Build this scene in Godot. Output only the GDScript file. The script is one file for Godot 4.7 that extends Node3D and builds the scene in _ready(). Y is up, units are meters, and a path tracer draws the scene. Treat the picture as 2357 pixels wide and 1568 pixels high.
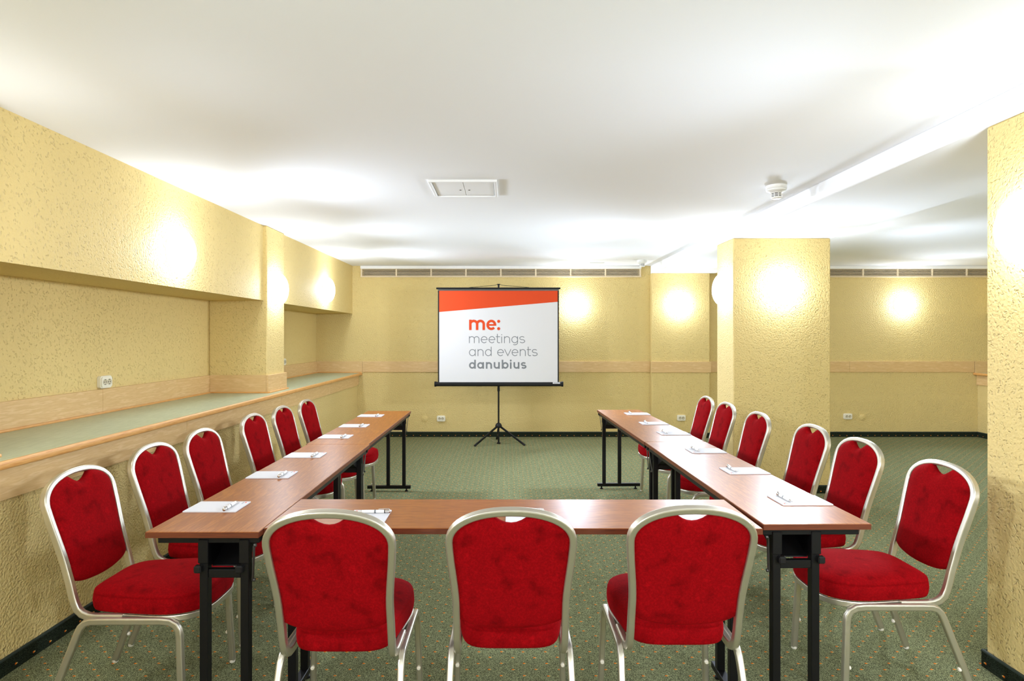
extends Node3D
# A hotel meeting room: a U of folding tables, red banquet chairs, a tripod screen, yellow plaster and round wall lamps.
# Plan: x to the right, y up, depth d runs away from the camera (z = -d).

const CEIL := 2.45          # main ceiling
const SOFFIT := 2.336       # underside of the beam
const BACK := 8.9           # depth of the far wall
const REAR := -3.0          # depth of the wall behind the camera
const TABLE := 0.74

var M := {}
var taken := {}
var rng := RandomNumberGenerator.new()

func _ready() -> void:
	rng.seed = 7
	set_camera()
	make_materials()
	build_shell()
	build_ledges()
	build_trims()
	build_lamps()
	build_grilles()
	build_tables()
	build_chairs()
	build_screen()
	build_notepads()
	build_fittings()

func set_camera() -> void:
	var cam := Camera3D.new()
	cam.name = "camera"
	cam.projection = Camera3D.PROJECTION_FRUSTUM
	cam.near = 0.05
	cam.far = 60.0
	var f := 1430.0                                      # focal length in pixels of the 2357 x 1568 frame
	cam.size = 0.05 * 1568.0 / f
	cam.frustum_offset = Vector2((1178.5 - 1164.0) / f * 0.05, -(784.0 - 776.0) / f * 0.05)
	cam.position = Vector3(0, 1.43, 0)
	add_child(cam)
	cam.current = true
	var env := Environment.new()
	env.background_mode = Environment.BG_COLOR
	env.background_color = Color(0, 0, 0)
	env.tonemap_mode = Environment.TONE_MAPPER_LINEAR
	env.tonemap_exposure = 4.05
	env.sdfgi_enabled = true
	env.ssao_enabled = true
	env.ssil_enabled = true
	var we := WorldEnvironment.new()
	we.name = "environment"
	we.environment = env
	add_child(we)

const LAMP_ENERGY := 0.11
const FRONT_ENERGY := 1.15
const LAMP_COLOR := Color(0.852, 0.912, 1.0)

# ------------------------------------------------------------------ helpers

func P(x: float, y: float, d: float) -> Vector3:
	return Vector3(x, y, -d)

func numbered(called: String) -> String:
	if not taken.has(called):
		taken[called] = 0
		return called
	taken[called] += 1
	return "%s_%03d" % [called, taken[called]]

func tag(o: Node3D, label: String, category: String, group := "") -> Node3D:
	o.set_meta("label", label)
	o.set_meta("category", category)
	if group != "":
		o.set_meta("group", group)
	return o

func thing(called: String, label: String, category: String, at := Vector3.ZERO, turn := 0.0, group := "") -> Node3D:
	var o := Node3D.new()
	o.name = numbered(called)
	add_child(o)
	o.position = at
	o.rotation.y = turn
	return tag(o, label, category, group)

func shell_node(called: String, label: String, category: String) -> Node3D:
	var o := thing(called, label, category)
	o.set_meta("kind", "structure")
	return o

func begin() -> SurfaceTool:
	var s := SurfaceTool.new()
	s.begin(Mesh.PRIMITIVE_TRIANGLES)
	s.set_smooth_group(-1)
	return s

func finish(s: SurfaceTool) -> ArrayMesh:
	s.generate_normals()
	return s.commit()

func part(called: String, s: SurfaceTool, m: Material, parent: Node3D) -> MeshInstance3D:
	return part_mesh(called, finish(s), m, parent)

func part_mesh(called: String, mesh: Mesh, m: Material, parent: Node3D) -> MeshInstance3D:
	var o := MeshInstance3D.new()
	o.name = called
	o.mesh = mesh
	o.material_override = m
	parent.add_child(o, true)
	return o

func q(s: SurfaceTool, a: Vector3, b: Vector3, c: Vector3, d: Vector3) -> void:
	# corners counter-clockwise seen from outside; Godot's front faces run clockwise
	s.add_vertex(a); s.add_vertex(c); s.add_vertex(b)
	s.add_vertex(a); s.add_vertex(d); s.add_vertex(c)

func tri(s: SurfaceTool, a: Vector3, b: Vector3, c: Vector3) -> void:
	s.add_vertex(a); s.add_vertex(c); s.add_vertex(b)

func convex(s: SurfaceTool, pts: Array, center: Vector3) -> void:
	var mid := Vector3.ZERO
	for p in pts:
		mid += p
	mid /= pts.size()
	var n: Vector3 = (pts[1] - pts[0]).cross(pts[2] - pts[0])
	if n.dot(mid - center) < 0.0:
		pts.reverse()
	for i in range(1, pts.size() - 1):
		tri(s, pts[0], pts[i], pts[i + 1])

# a box with chamfered edges
func box(s: SurfaceTool, c: Vector3, size: Vector3, b := 0.002, basis := Basis.IDENTITY) -> void:
	s.set_smooth_group(-1)
	var h := size / 2.0
	b = min(b, min(h.x, min(h.y, h.z)) * 0.6)
	var pt := func(sx: int, sy: int, sz: int, axis: int) -> Vector3:
		var v := Vector3(sx * (h.x - b), sy * (h.y - b), sz * (h.z - b))
		v[axis] = [sx, sy, sz][axis] * h[axis]
		return c + basis * v
	for axis in 3:
		var o1 := (axis + 1) % 3
		var o2 := (axis + 2) % 3
		for sg in [-1, 1]:
			var face := []
			for k in [[-1, -1], [1, -1], [1, 1], [-1, 1]]:
				var sg3 := [0, 0, 0]
				sg3[axis] = sg; sg3[o1] = k[0]; sg3[o2] = k[1]
				face.append(pt.call(sg3[0], sg3[1], sg3[2], axis))
			convex(s, face, c)
		# the four edges parallel to this axis
		for k in [[-1, -1], [1, -1], [1, 1], [-1, 1]]:
			var e := []
			for w in [[-1, o1], [1, o1], [1, o2], [-1, o2]]:
				var sg3 := [0, 0, 0]
				sg3[axis] = w[0]; sg3[o1] = k[0]; sg3[o2] = k[1]
				e.append(pt.call(sg3[0], sg3[1], sg3[2], w[1]))
			convex(s, e, c)
	for sx in [-1, 1]:
		for sy in [-1, 1]:
			for sz in [-1, 1]:
				convex(s, [pt.call(sx, sy, sz, 0), pt.call(sx, sy, sz, 1), pt.call(sx, sy, sz, 2)], c)

# a box by its extents in x, y and depth
func slab(x0: float, x1: float, y0: float, y1: float, d0: float, d1: float, b := 0.002) -> SurfaceTool:
	var s := begin()
	box(s, Vector3((x0 + x1) / 2, (y0 + y1) / 2, -(d0 + d1) / 2), Vector3(absf(x1 - x0), absf(y1 - y0), absf(d1 - d0)), b)
	return s

# a vertical prism over a convex plan given as [x, d] points
func prism(s: SurfaceTool, plan: Array, y0: float, y1: float) -> void:
	s.set_smooth_group(-1)
	var mid := Vector3.ZERO
	for p in plan:
		mid += P(p[0], (y0 + y1) / 2, p[1]) / plan.size()
	var lo := []
	var hi := []
	for p in plan:
		lo.append(P(p[0], y0, p[1])); hi.append(P(p[0], y1, p[1]))
	for i in plan.size():
		var j := (i + 1) % plan.size()
		convex(s, [lo[i], lo[j], hi[j], hi[i]], mid)
	convex(s, lo.duplicate(), mid)
	convex(s, hi.duplicate(), mid)

func rrect(w: float, h: float, r: float, n := 3) -> PackedVector2Array:
	var out := PackedVector2Array()
	for k in 4:
		var c := Vector2([1, -1, -1, 1][k] * (w / 2 - r), [1, 1, -1, -1][k] * (h / 2 - r))
		for i in n + 1:
			var a := PI / 2 * (k + float(i) / n)
			out.append(c + Vector2(cos(a), sin(a)) * r)
	return out

func circle(r: float, n := 12) -> PackedVector2Array:
	var out := PackedVector2Array()
	for i in n:
		out.append(Vector2(cos(TAU * i / n), sin(TAU * i / n)) * r)
	return out

# a profile swept along a path; hint is the direction of the profile's first axis
func sweep(s: SurfaceTool, pts: Array, prof: PackedVector2Array, hint: Vector3, closed := false, facet := false) -> void:
	var rings := []
	var n := pts.size()
	for i in n:
		var t: Vector3
		if closed:
			t = (pts[(i + 1) % n] - pts[(i - 1 + n) % n]).normalized()
		elif i == 0:
			t = (pts[1] - pts[0]).normalized()
		elif i == n - 1:
			t = (pts[n - 1] - pts[n - 2]).normalized()
		else:
			t = ((pts[i + 1] - pts[i]).normalized() + (pts[i] - pts[i - 1]).normalized()).normalized()
		var n1 := (hint - t * hint.dot(t)).normalized()
		var n2 := t.cross(n1)
		var ring := []
		for p in prof:
			ring.append(pts[i] + n1 * p.x + n2 * p.y)
		rings.append(ring)
	s.set_smooth_group(1)
	for i in (n if closed else n - 1):
		var a: Array = rings[i]
		var b: Array = rings[(i + 1) % n]
		for j in prof.size():
			var k := (j + 1) % prof.size()
			if facet:                       # flats of a drawn tube stay flat, smooth only along its length
				s.set_smooth_group(j + 2)
			q(s, a[j], a[k], b[k], b[j])
	if not closed:
		s.set_smooth_group(-1)
		for j in range(1, prof.size() - 1):
			tri(s, rings[0][0], rings[0][j + 1], rings[0][j])
			tri(s, rings[n - 1][0], rings[n - 1][j], rings[n - 1][j + 1])

func rod(s: SurfaceTool, a: Vector3, b: Vector3, r: float, n := 10) -> void:
	var hint := Vector3.RIGHT if absf((b - a).normalized().x) < 0.8 else Vector3.UP
	sweep(s, [a, b], circle(r, n), hint)

# profile of [radius, height] points turned round the y axis; each straight piece its own smooth group when sharp
func lathe(s: SurfaceTool, prof: Array, n: int, xf := Transform3D.IDENTITY, sharp := false) -> void:
	for i in prof.size() - 1:
		s.set_smooth_group(i + 2 if sharp else 1)
		for j in n:
			var c := []
			for k in [[i, j], [i, j + 1], [i + 1, j + 1], [i + 1, j]]:
				var a: float = TAU * (k[1] % n) / n
				c.append(xf * Vector3(prof[k[0]][0] * cos(a), prof[k[0]][1], -prof[k[0]][0] * sin(a)))
			if prof[i][0] < 1e-6:
				tri(s, c[0], c[2], c[3])
			elif prof[i + 1][0] < 1e-6:
				tri(s, c[0], c[1], c[2])
			else:
				q(s, c[0], c[1], c[2], c[3])

# rings of equal size joined into a skin, closed at both ends
func loft(s: SurfaceTool, rings: Array) -> void:
	s.set_smooth_group(1)
	for i in rings.size() - 1:
		var a: Array = rings[i]
		var b: Array = rings[i + 1]
		for j in a.size():
			var k := (j + 1) % a.size()
			q(s, a[j], a[k], b[k], b[j])
	for e in [0, rings.size() - 1]:
		var r: Array = rings[e]
		var c := Vector3.ZERO
		for p in r:
			c += p / r.size()
		for j in r.size():
			var k := (j + 1) % r.size()
			if e == 0:
				tri(s, c, r[k], r[j])
			else:
				tri(s, c, r[j], r[k])

# ------------------------------------------------------------------ materials

func mat(c: Color, rough := 0.6, metal := 0.0, spec := 0.5) -> StandardMaterial3D:
	var m := StandardMaterial3D.new()
	m.albedo_color = c
	m.roughness = rough
	m.metallic = metal
	m.metallic_specular = spec
	return m

func noise_tex(freq: float, ramp: Array, size := 512, octaves := 4, kind := FastNoiseLite.TYPE_SIMPLEX_SMOOTH, sd := 1) -> NoiseTexture2D:
	var n := FastNoiseLite.new()
	n.noise_type = kind
	n.seed = sd
	n.frequency = freq
	n.fractal_octaves = octaves
	var t := NoiseTexture2D.new()
	t.width = size
	t.height = size
	t.seamless = true
	t.noise = n
	if ramp.size():
		var g := Gradient.new()
		g.offsets = PackedFloat32Array(range(ramp.size()).map(func(i): return float(i) / (ramp.size() - 1)))
		g.colors = PackedColorArray(ramp)
		t.color_ramp = g
	return t

func triplanar(m: StandardMaterial3D, scale: Vector3, world := true) -> StandardMaterial3D:
	m.uv1_triplanar = true
	m.uv1_world_triplanar = world
	m.uv1_scale = scale
	m.uv1_triplanar_sharpness = 8.0
	return m

func c8(r: int, g: int, b: int) -> Color:
	return Color(r / 255.0, g / 255.0, b / 255.0)

# trowelled plaster: fine ripples, and short pits dragged in by the float
func plaster_relief(ripple: float, pits: int, sd: int, freq: float) -> ImageTexture:
	var n := FastNoiseLite.new()
	n.seed = sd
	n.noise_type = FastNoiseLite.TYPE_SIMPLEX_SMOOTH
	n.frequency = freq
	n.fractal_octaves = 3
	n.domain_warp_enabled = true
	n.domain_warp_amplitude = 14.0
	n.domain_warp_frequency = 0.012
	var size := 1024
	var base := n.get_seamless_image(size, size)
	base.convert(Image.FORMAT_RF)
	var data := base.get_data().to_float32_array()
	for i in data.size():
		data[i] = 0.62 + (data[i] - 0.5) * ripple
	var r := RandomNumberGenerator.new()
	r.seed = sd
	for k in pits:
		var x := r.randf() * size
		var y := r.randf() * size
		var a := r.randfn(0.9, 0.7)
		var length := r.randf_range(2.0, 13.0)
		var wide := r.randf_range(1.1, 2.4)
		var deep := r.randf_range(0.12, 0.45)
		var bend := r.randf_range(-0.06, 0.06)
		var t := 0.0
		while t < length:
			for oy in range(-3, 4):
				for ox in range(-3, 4):
					var g := deep * exp(-(ox * ox + oy * oy) / (wide * wide)) * 0.5
					var at := posmod(int(y) + oy, size) * size + posmod(int(x) + ox, size)
					data[at] = maxf(0.0, data[at] - g)
			x += cos(a); y += sin(a); a += bend; t += 1.0
	var img := Image.create_from_data(size, size, false, Image.FORMAT_RF, data.to_byte_array())
	return ImageTexture.create_from_image(img)

# looped carpet: speckled green yarn with orange tufts in a staggered grid, one metre to the tile
func carpet_picture(base: Array, dots: bool, sd: int) -> ImageTexture:
	var size := 1024
	var r := RandomNumberGenerator.new()
	r.seed = sd
	var img := Image.create(size, size, false, Image.FORMAT_RGB8)
	for y in range(0, size, 2):
		for x in range(0, size, 2):
			var k := r.randf()
			var weave := 0.85 + 0.15 * float(((x >> 2) + (y >> 2)) % 2)
			var f := (0.45 if k < 0.22 else 0.95 if k < 0.7 else 1.28) * weave * r.randf_range(0.85, 1.12)
			img.fill_rect(Rect2i(x, y, 2, 2), Color(base[0] * f, base[1] * f, base[2] * f))
	if dots:
		for row in 20:
			for col in 10:
				var x := int((col + 0.5 * (row % 2) + 0.25) * 102.4 + r.randf_range(-2, 2)) % size
				var y := int((row + 0.5) * 51.2 + r.randf_range(-2, 2))
				x = mini(x, size - 16)
				img.fill_rect(Rect2i(x, y, 10, 8), Color(0.92, 0.56, 0.20))
				img.fill_rect(Rect2i(x, y + 1, 5, 6), Color(0.82, 0.34, 0.08))
				img.fill_rect(Rect2i(x + 10, y + 2, 5, 5), Color(0.80, 0.72, 0.46))
	return ImageTexture.create_from_image(img)

func wood(tints: Array, scale: Vector3, rough: float, sd: int, world := false, freq := 0.012) -> StandardMaterial3D:
	var m := mat(Color.WHITE, rough)
	m.albedo_texture = noise_tex(freq, tints, 512, 5, FastNoiseLite.TYPE_SIMPLEX, sd)
	return triplanar(m, scale, world)

func make_materials() -> void:
	var yellow := c8(222, 197, 130)
	M.plaster = triplanar(mat(yellow, 0.75), Vector3.ONE * 0.85)
	M.plaster.heightmap_enabled = true
	M.plaster.heightmap_texture = plaster_relief(0.34, 3400, 3, 0.055)
	M.plaster.heightmap_scale = 0.7
	M.plaster_rough = triplanar(mat(yellow, 0.75), Vector3.ONE * 0.8)
	M.plaster_rough.heightmap_enabled = true
	M.plaster_rough.heightmap_texture = plaster_relief(0.75, 600, 5, 0.07)
	M.plaster_rough.heightmap_scale = 0.9
	M.ceiling = mat(c8(244, 244, 244), 0.9)
	M.carpet = triplanar(mat(Color.WHITE, 1.0, 0.0, 0.1), Vector3.ONE)
	M.carpet.albedo_texture = carpet_picture([0.50, 0.515, 0.375], true, 11)
	M.carpet.heightmap_enabled = true
	M.carpet.heightmap_texture = noise_tex(0.2, [], 512, 2, FastNoiseLite.TYPE_SIMPLEX, 4)
	M.carpet.heightmap_scale = 0.15
	M.skirting = triplanar(mat(Color.WHITE, 1.0, 0.0, 0.1), Vector3(1, 1, 1))
	M.skirting.albedo_texture = carpet_picture([0.17, 0.195, 0.15], true, 12)
	M.binding = mat(c8(36, 48, 40), 0.7)
	var birch := [c8(206, 166, 106), c8(220, 184, 128), c8(212, 174, 116), c8(226, 192, 138), c8(200, 158, 98)]
	M.birch_z = wood(birch, Vector3(5, 5, 0.45), 0.45, 21, true)
	M.birch_x = wood(birch, Vector3(0.45, 5, 5), 0.45, 22, true)
	var bead := [c8(206, 146, 78), c8(222, 168, 98), c8(196, 132, 66)]
	M.bead_z = wood(bead, Vector3(12, 12, 0.8), 0.4, 23, true)
	M.bead_x = wood(bead, Vector3(0.8, 12, 12), 0.4, 24, true)
	M.laminate = wood([c8(150, 160, 128), c8(188, 196, 166), c8(164, 174, 142), c8(198, 206, 178)], Vector3(9, 9, 0.5), 0.35, 25, true)
	M.walnut = wood([c8(112, 58, 14), c8(148, 86, 26), c8(130, 72, 20), c8(160, 97, 32), c8(118, 62, 16)], Vector3(0.55, 7, 7), 0.34, 31)
	M.walnut.metallic_specular = 0.28
	M.edge_band = wood([c8(84, 36, 16), c8(108, 50, 24), c8(94, 42, 19)], Vector3(0.8, 14, 0.8), 0.4, 33)
	M.black = mat(c8(13, 12, 12), 0.45, 0.0, 0.35)
	M.black_plastic = mat(c8(22, 21, 20), 0.5, 0.0, 0.35)
	M.steel_grey = mat(c8(86, 84, 80), 0.4, 0.6)
	M.aluminium = triplanar(mat(c8(200, 194, 178), 0.42, 0.9), Vector3(3, 3, 3), false)
	M.aluminium.roughness_texture = noise_tex(0.05, [Color(0.75, 0.75, 0.75), Color(1, 1, 1)], 256, 3)
	M.velvet = triplanar(mat(c8(166, 9, 17), 0.9, 0.0, 0.15), Vector3.ONE * 1.3)
	M.velvet.albedo_texture = noise_tex(0.012, [Color(0.66, 0.62, 0.62), Color(0.82, 0.80, 0.80), Color(0.88, 0.87, 0.87), Color(0.84, 0.83, 0.83), Color(1, 1, 1)], 512, 6, FastNoiseLite.TYPE_SIMPLEX, 41)
	M.velvet.detail_enabled = true
	M.velvet.detail_blend_mode = BaseMaterial3D.BLEND_MODE_MUL
	M.velvet.detail_albedo = noise_tex(0.11, [Color(0.72, 0.70, 0.70), Color(1, 1, 1), Color(0.85, 0.84, 0.84), Color(1, 1, 1)], 512, 3, FastNoiseLite.TYPE_SIMPLEX, 43)
	M.velvet.detail_uv_layer = BaseMaterial3D.DETAIL_UV_1
	M.velvet.rim_enabled = true
	M.velvet.rim = 1.0
	M.velvet.rim_tint = 1.0
	M.paper = mat(c8(208, 206, 208), 0.85, 0.0, 0.2)
	M.plastic_white = mat(c8(242, 241, 236), 0.35)
	M.plastic_cream = mat(c8(238, 232, 212), 0.35)
	M.dark = mat(c8(22, 20, 18), 0.8)  # shade inside the socket pin holes, put in as colour
	M.socket_hole = mat(c8(206, 196, 168), 0.5)
	M.lamp_glass = mat(c8(255, 253, 248), 0.25)
	M.lamp_glass.emission_enabled = true
	M.lamp_glass.emission = Color(1.0, 0.99, 0.97)
	M.lamp_glass.emission_energy_multiplier = 1.6
	M.screen_white = mat(c8(216, 213, 212), 0.9)
	M.orange = mat(c8(214, 70, 22), 0.9)
	M.grey_print = mat(c8(122, 124, 126), 0.9)
	M.pen_white = mat(c8(236, 234, 228), 0.25)
	M.chrome = mat(c8(212, 208, 204), 0.2, 0.95)
	M.clear = mat(c8(228, 220, 200), 0.2)
	M.grille = mat(c8(226, 206, 170), 0.5)
	M.grille_white = mat(c8(240, 238, 232), 0.5)
	M.galvanised = mat(c8(168, 168, 164), 0.5, 0.6)
	M.hatch = mat(c8(244, 244, 243), 0.6)
	M.detector_dark = mat(c8(64, 58, 54), 0.6)

# ------------------------------------------------------------------ the room

func build_shell() -> void:
	var o := shell_node("floor", "green carpeted floor with small orange flecks", "floor")
	part("carpet", slab(-2.95, 7.6, -0.1, 0.0, REAR - 0.1, BACK + 0.15, 0.001), M.carpet, o)
	o = shell_node("ceiling", "flat white painted ceiling over the whole room", "ceiling")
	part("plasterboard", slab(-2.95, 7.6, CEIL, CEIL + 0.1, REAR - 0.1, BACK + 0.15, 0.001), M.ceiling, o)
	o = shell_node("ceiling_beam", "shallow white ceiling beam running over the pillars", "beam")
	part("beam_casing", slab(2.075, 2.98, SOFFIT, CEIL, REAR, BACK, 0.004), M.ceiling, o)
	o = shell_node("wall_back", "yellow plaster wall behind the projection screen", "wall")
	# the wall is open where the two air grilles sit
	part("plaster", slab(-2.95, 7.6, 0, 2.302, BACK, BACK + 0.15, 0.001), M.plaster_rough, o)
	part("plaster", slab(-2.95, 7.6, 2.41, CEIL, BACK, BACK + 0.15, 0.001), M.plaster_rough, o)
	for x in [[-2.95, -2.063], [1.925, 3.63], [7.088, 7.6]]:
		part("plaster", slab(x[0], x[1], 2.302, 2.41, BACK, BACK + 0.15, 0.001), M.plaster_rough, o)
	part("pilaster", slab(2.069, 2.892, 0, SOFFIT, BACK - 0.094, BACK, 0.006), M.plaster, o)
	o = shell_node("wall_front", "yellow plaster wall opposite the projection screen", "wall")
	part("plaster", slab(-2.95, 7.6, 0, CEIL, REAR - 0.1, REAR, 0.001), M.plaster, o)
	o = shell_node("wall_left", "yellow plaster wall with recesses above a wooden ledge", "wall")
	part("recess_wall", slab(-2.95, -2.715, 0.0, CEIL, REAR, BACK, 0.001), M.plaster, o)
	part("lower_wall", slab(-2.715, -2.123, 0, 0.888, REAR, BACK, 0.001), M.plaster_rough, o)
	var bays := [[REAR, -1.3], [-0.855, 2.17], [2.62, 5.685], [6.13, BACK]]
	for b in bays:
		var s := begin()
		prism(s, [[-2.715, b[0]], [fascia_x(b[0]), b[0]], [fascia_x(b[1]), b[1]], [-2.715, b[1]]], 1.765, CEIL)
		part("bulkhead", s, M.plaster, o)
	for d in [[2.17, 2.62], [5.685, 6.13], [-1.3, -0.855]]:
		part("pillar", slab(-2.715, -2.185, 0.9, CEIL, d[0], d[1], 0.008), M.plaster, o)
	o = shell_node("wall_right", "yellow plaster wall with a ledge beyond the pillars", "wall")
	part("recess_wall", slab(7.37, 7.6, 0, CEIL, REAR, BACK, 0.001), M.plaster, o)
	part("lower_wall", slab(6.76, 7.37, 0, 0.888, REAR, BACK, 0.001), M.plaster_rough, o)
	part("bulkhead", slab(6.89, 7.37, 1.765, CEIL, REAR, BACK, 0.004), M.plaster, o)
	for p in [[2.085, 2.975, 5.69, 6.13, "square yellow plaster pillar with a lamp facing the tables"], [2.08, 2.975, 2.25, 2.69, "yellow plaster pillar beside the first chair of the pillar side"], [2.08, 2.975, -1.2, -0.76, "yellow plaster pillar farthest from the projection screen"]]:
		o = shell_node("pillar", p[4], "pillar")
		part("plaster", slab(p[0], p[1], 0, SOFFIT, p[2], p[3], 0.008), M.plaster, o)

func fascia_x(d: float) -> float:
	return lerpf(-2.24, -2.196, (d - 2.7) / 6.2)

# the wooden ledge along the wall: a pale green top, a bullnose, apron boards below and an upstand behind
func build_ledges() -> void:
	var g := 0.0012
	var o := thing("wall_ledge", "long wooden wall ledge with pale green top behind the chairs", "ledge")
	part("ledge_top", slab(-2.715, -2.07, 0.888, 0.918, REAR, BACK, 0.002), M.laminate, o)
	var s := begin()
	sweep(s, [P(-2.066, 0.902, REAR), P(-2.066, 0.902, BACK)], rrect(0.026, 0.036, 0.01), Vector3.RIGHT)
	part("edge_bead", s, M.bead_z, o)
	var joints := [-2.99, -1.0, 0.7, 2.4, 4.1, 5.83, 7.48, BACK]
	for i in joints.size() - 1:
		part("apron_board", slab(-2.123, -2.104, 0.745, 0.887, joints[i] + g, joints[i + 1] - g, 0.001), M.birch_z, o)
	# upstand on the recess walls, round the pillars and across the end
	var runs := [[2.62, 4.16], [4.16, 5.685], [6.13, 7.6], [7.6, BACK], [-0.855, 0.7], [0.7, 2.17]]
	for r in runs:
		part("upstand_board", slab(-2.715, -2.697, 0.918, 1.081, r[0] + g, r[1] - g, 0.001), M.birch_z, o)
		bead(o, P(-2.690, 0.924, r[0]), P(-2.690, 0.924, r[1]), M.bead_z)
	for d in [[2.17, 2.62], [5.685, 6.13], [-1.3, -0.855]]:
		part("upstand_board", slab(-2.185, -2.165, 0.918, 1.081, d[0] - 0.018, d[1] + 0.018, 0.001), M.birch_z, o)
		bead(o, P(-2.156, 0.924, d[0] - 0.024), P(-2.156, 0.924, d[1] + 0.03), M.bead_z)
		for e in [[d[0], -1.0], [d[1], 1.0]]:
			part("upstand_board", slab(-2.697, -2.186, 0.918, 1.081, e[0], e[0] + 0.018 * e[1], 0.001), M.birch_x, o)
			bead(o, P(-2.69, 0.924, e[0] + 0.026 * e[1]), P(-2.16, 0.924, e[0] + 0.026 * e[1]), M.bead_x)
	part("upstand_board", slab(-2.697, -2.052, 0.918, 1.081, BACK - 0.018, BACK, 0.001), M.birch_x, o)
	bead(o, P(-2.69, 0.924, BACK - 0.026), P(-2.06, 0.924, BACK - 0.026), M.bead_x)
	o = thing("wall_ledge", "wooden wall ledge with apron seen past the near pillar", "ledge")
	part("ledge_top", slab(6.712, 7.37, 0.888, 0.918, REAR, BACK, 0.002), M.laminate, o)
	s = begin()
	sweep(s, [P(6.706, 0.902, REAR), P(6.706, 0.902, BACK)], rrect(0.026, 0.036, 0.01), Vector3.RIGHT)
	part("edge_bead", s, M.bead_z, o)
	for r in [[REAR, 3.8], [3.8, 5.5], [5.5, 7.2], [7.2, BACK]]:
		part("apron_board", slab(6.741, 6.76, 0.745, 0.887, r[0] + g, r[1] - g, 0.001), M.birch_z, o)
		part("upstand_board", slab(7.352, 7.37, 0.918, 1.081, r[0] + g, r[1] - g, 0.001), M.birch_z, o)
	part("upstand_board", slab(6.71, 7.35, 0.918, 1.081, BACK - 0.018, BACK, 0.001), M.birch_x, o)

func bead(o: Node3D, a: Vector3, b: Vector3, m: Material) -> void:
	var s := begin()
	sweep(s, [a, b], rrect(0.016, 0.013, 0.005, 2), Vector3.UP)
	part("bead", s, m, o)

func build_trims() -> void:
	var g := 0.0012
	var o := shell_node("trim_1", "flat birch wall rail behind the projection screen", "rail")
	for r in [[-2.05, 0.02], [0.02, 2.068]]:
		part("rail_board", slab(r[0] + g, r[1] - g, 0.928, 1.081, BACK - 0.016, BACK, 0.001), M.birch_x, o)
	o = shell_node("trim_2", "flat birch wall rail round the shallow pilaster", "rail")
	part("rail_board", slab(2.054, 2.908, 0.928, 1.081, BACK - 0.11, BACK - 0.094, 0.001), M.birch_x, o)
	part("rail_board", slab(2.892, 2.908, 0.928, 1.081, BACK - 0.093, BACK, 0.001), M.birch_z, o)
	o = shell_node("trim_3", "flat birch wall rail in the bay beyond the pillars", "rail")
	for r in [[2.909, 4.92], [4.92, 6.705]]:
		part("rail_board", slab(r[0] + g, r[1] - g, 0.928, 1.081, BACK - 0.016, BACK, 0.001), M.birch_x, o)
	var runs := {
		"baseboard_back": ["dark green carpet skirting below the projection screen wall", [[-2.123, 2.069, BACK - 0.012, BACK], [2.057, 2.904, BACK - 0.106, BACK - 0.094], [2.904, 6.76, BACK - 0.012, BACK]]],
		"baseboard_left": ["dark green carpet skirting below the long wooden ledge", [[-2.123, -2.111, REAR, BACK - 0.012]]],
		"baseboard_right": ["dark green carpet skirting below the ledge beyond the pillars", [[6.748, 6.76, REAR, BACK - 0.012]]],
		"baseboard_front": ["dark green carpet skirting opposite the projection screen", [[-2.11, 6.748, REAR, REAR + 0.012]]],
		"baseboard_pillar": ["dark green carpet skirting round the square pillar", [[2.073, 2.987, 5.678, 5.69], [2.073, 2.085, 5.69, 6.142], [2.975, 2.987, 5.69, 6.142], [2.085, 2.975, 6.13, 6.142]]],
		"baseboard_near_pillar": ["dark green carpet skirting round the pillar by the first chair", [[2.068, 2.987, 2.238, 2.25], [2.068, 2.08, 2.25, 2.702], [2.975, 2.987, 2.25, 2.702], [2.08, 2.975, 2.69, 2.702]]],
	}
	for key in runs:
		o = shell_node(key, runs[key][0], "skirting")
		for r in runs[key][1]:
			part("carpet_strip", slab(r[0], r[1], 0.0, 0.066, r[2], r[3], 0.001), M.skirting, o)
			var along_x: bool = r[1] - r[0] > r[3] - r[2]
			var s := begin()
			var a := P(r[0], 0.068, (r[2] + r[3]) / 2) if along_x else P((r[0] + r[1]) / 2, 0.068, r[2])
			var b := P(r[1], 0.068, (r[2] + r[3]) / 2) if along_x else P((r[0] + r[1]) / 2, 0.068, r[3])
			sweep(s, [a, b], rrect(0.014, 0.014, 0.006, 2), Vector3.UP)
			part("binding", s, M.binding, o)

# ------------------------------------------------------------------ wall lamps

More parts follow.
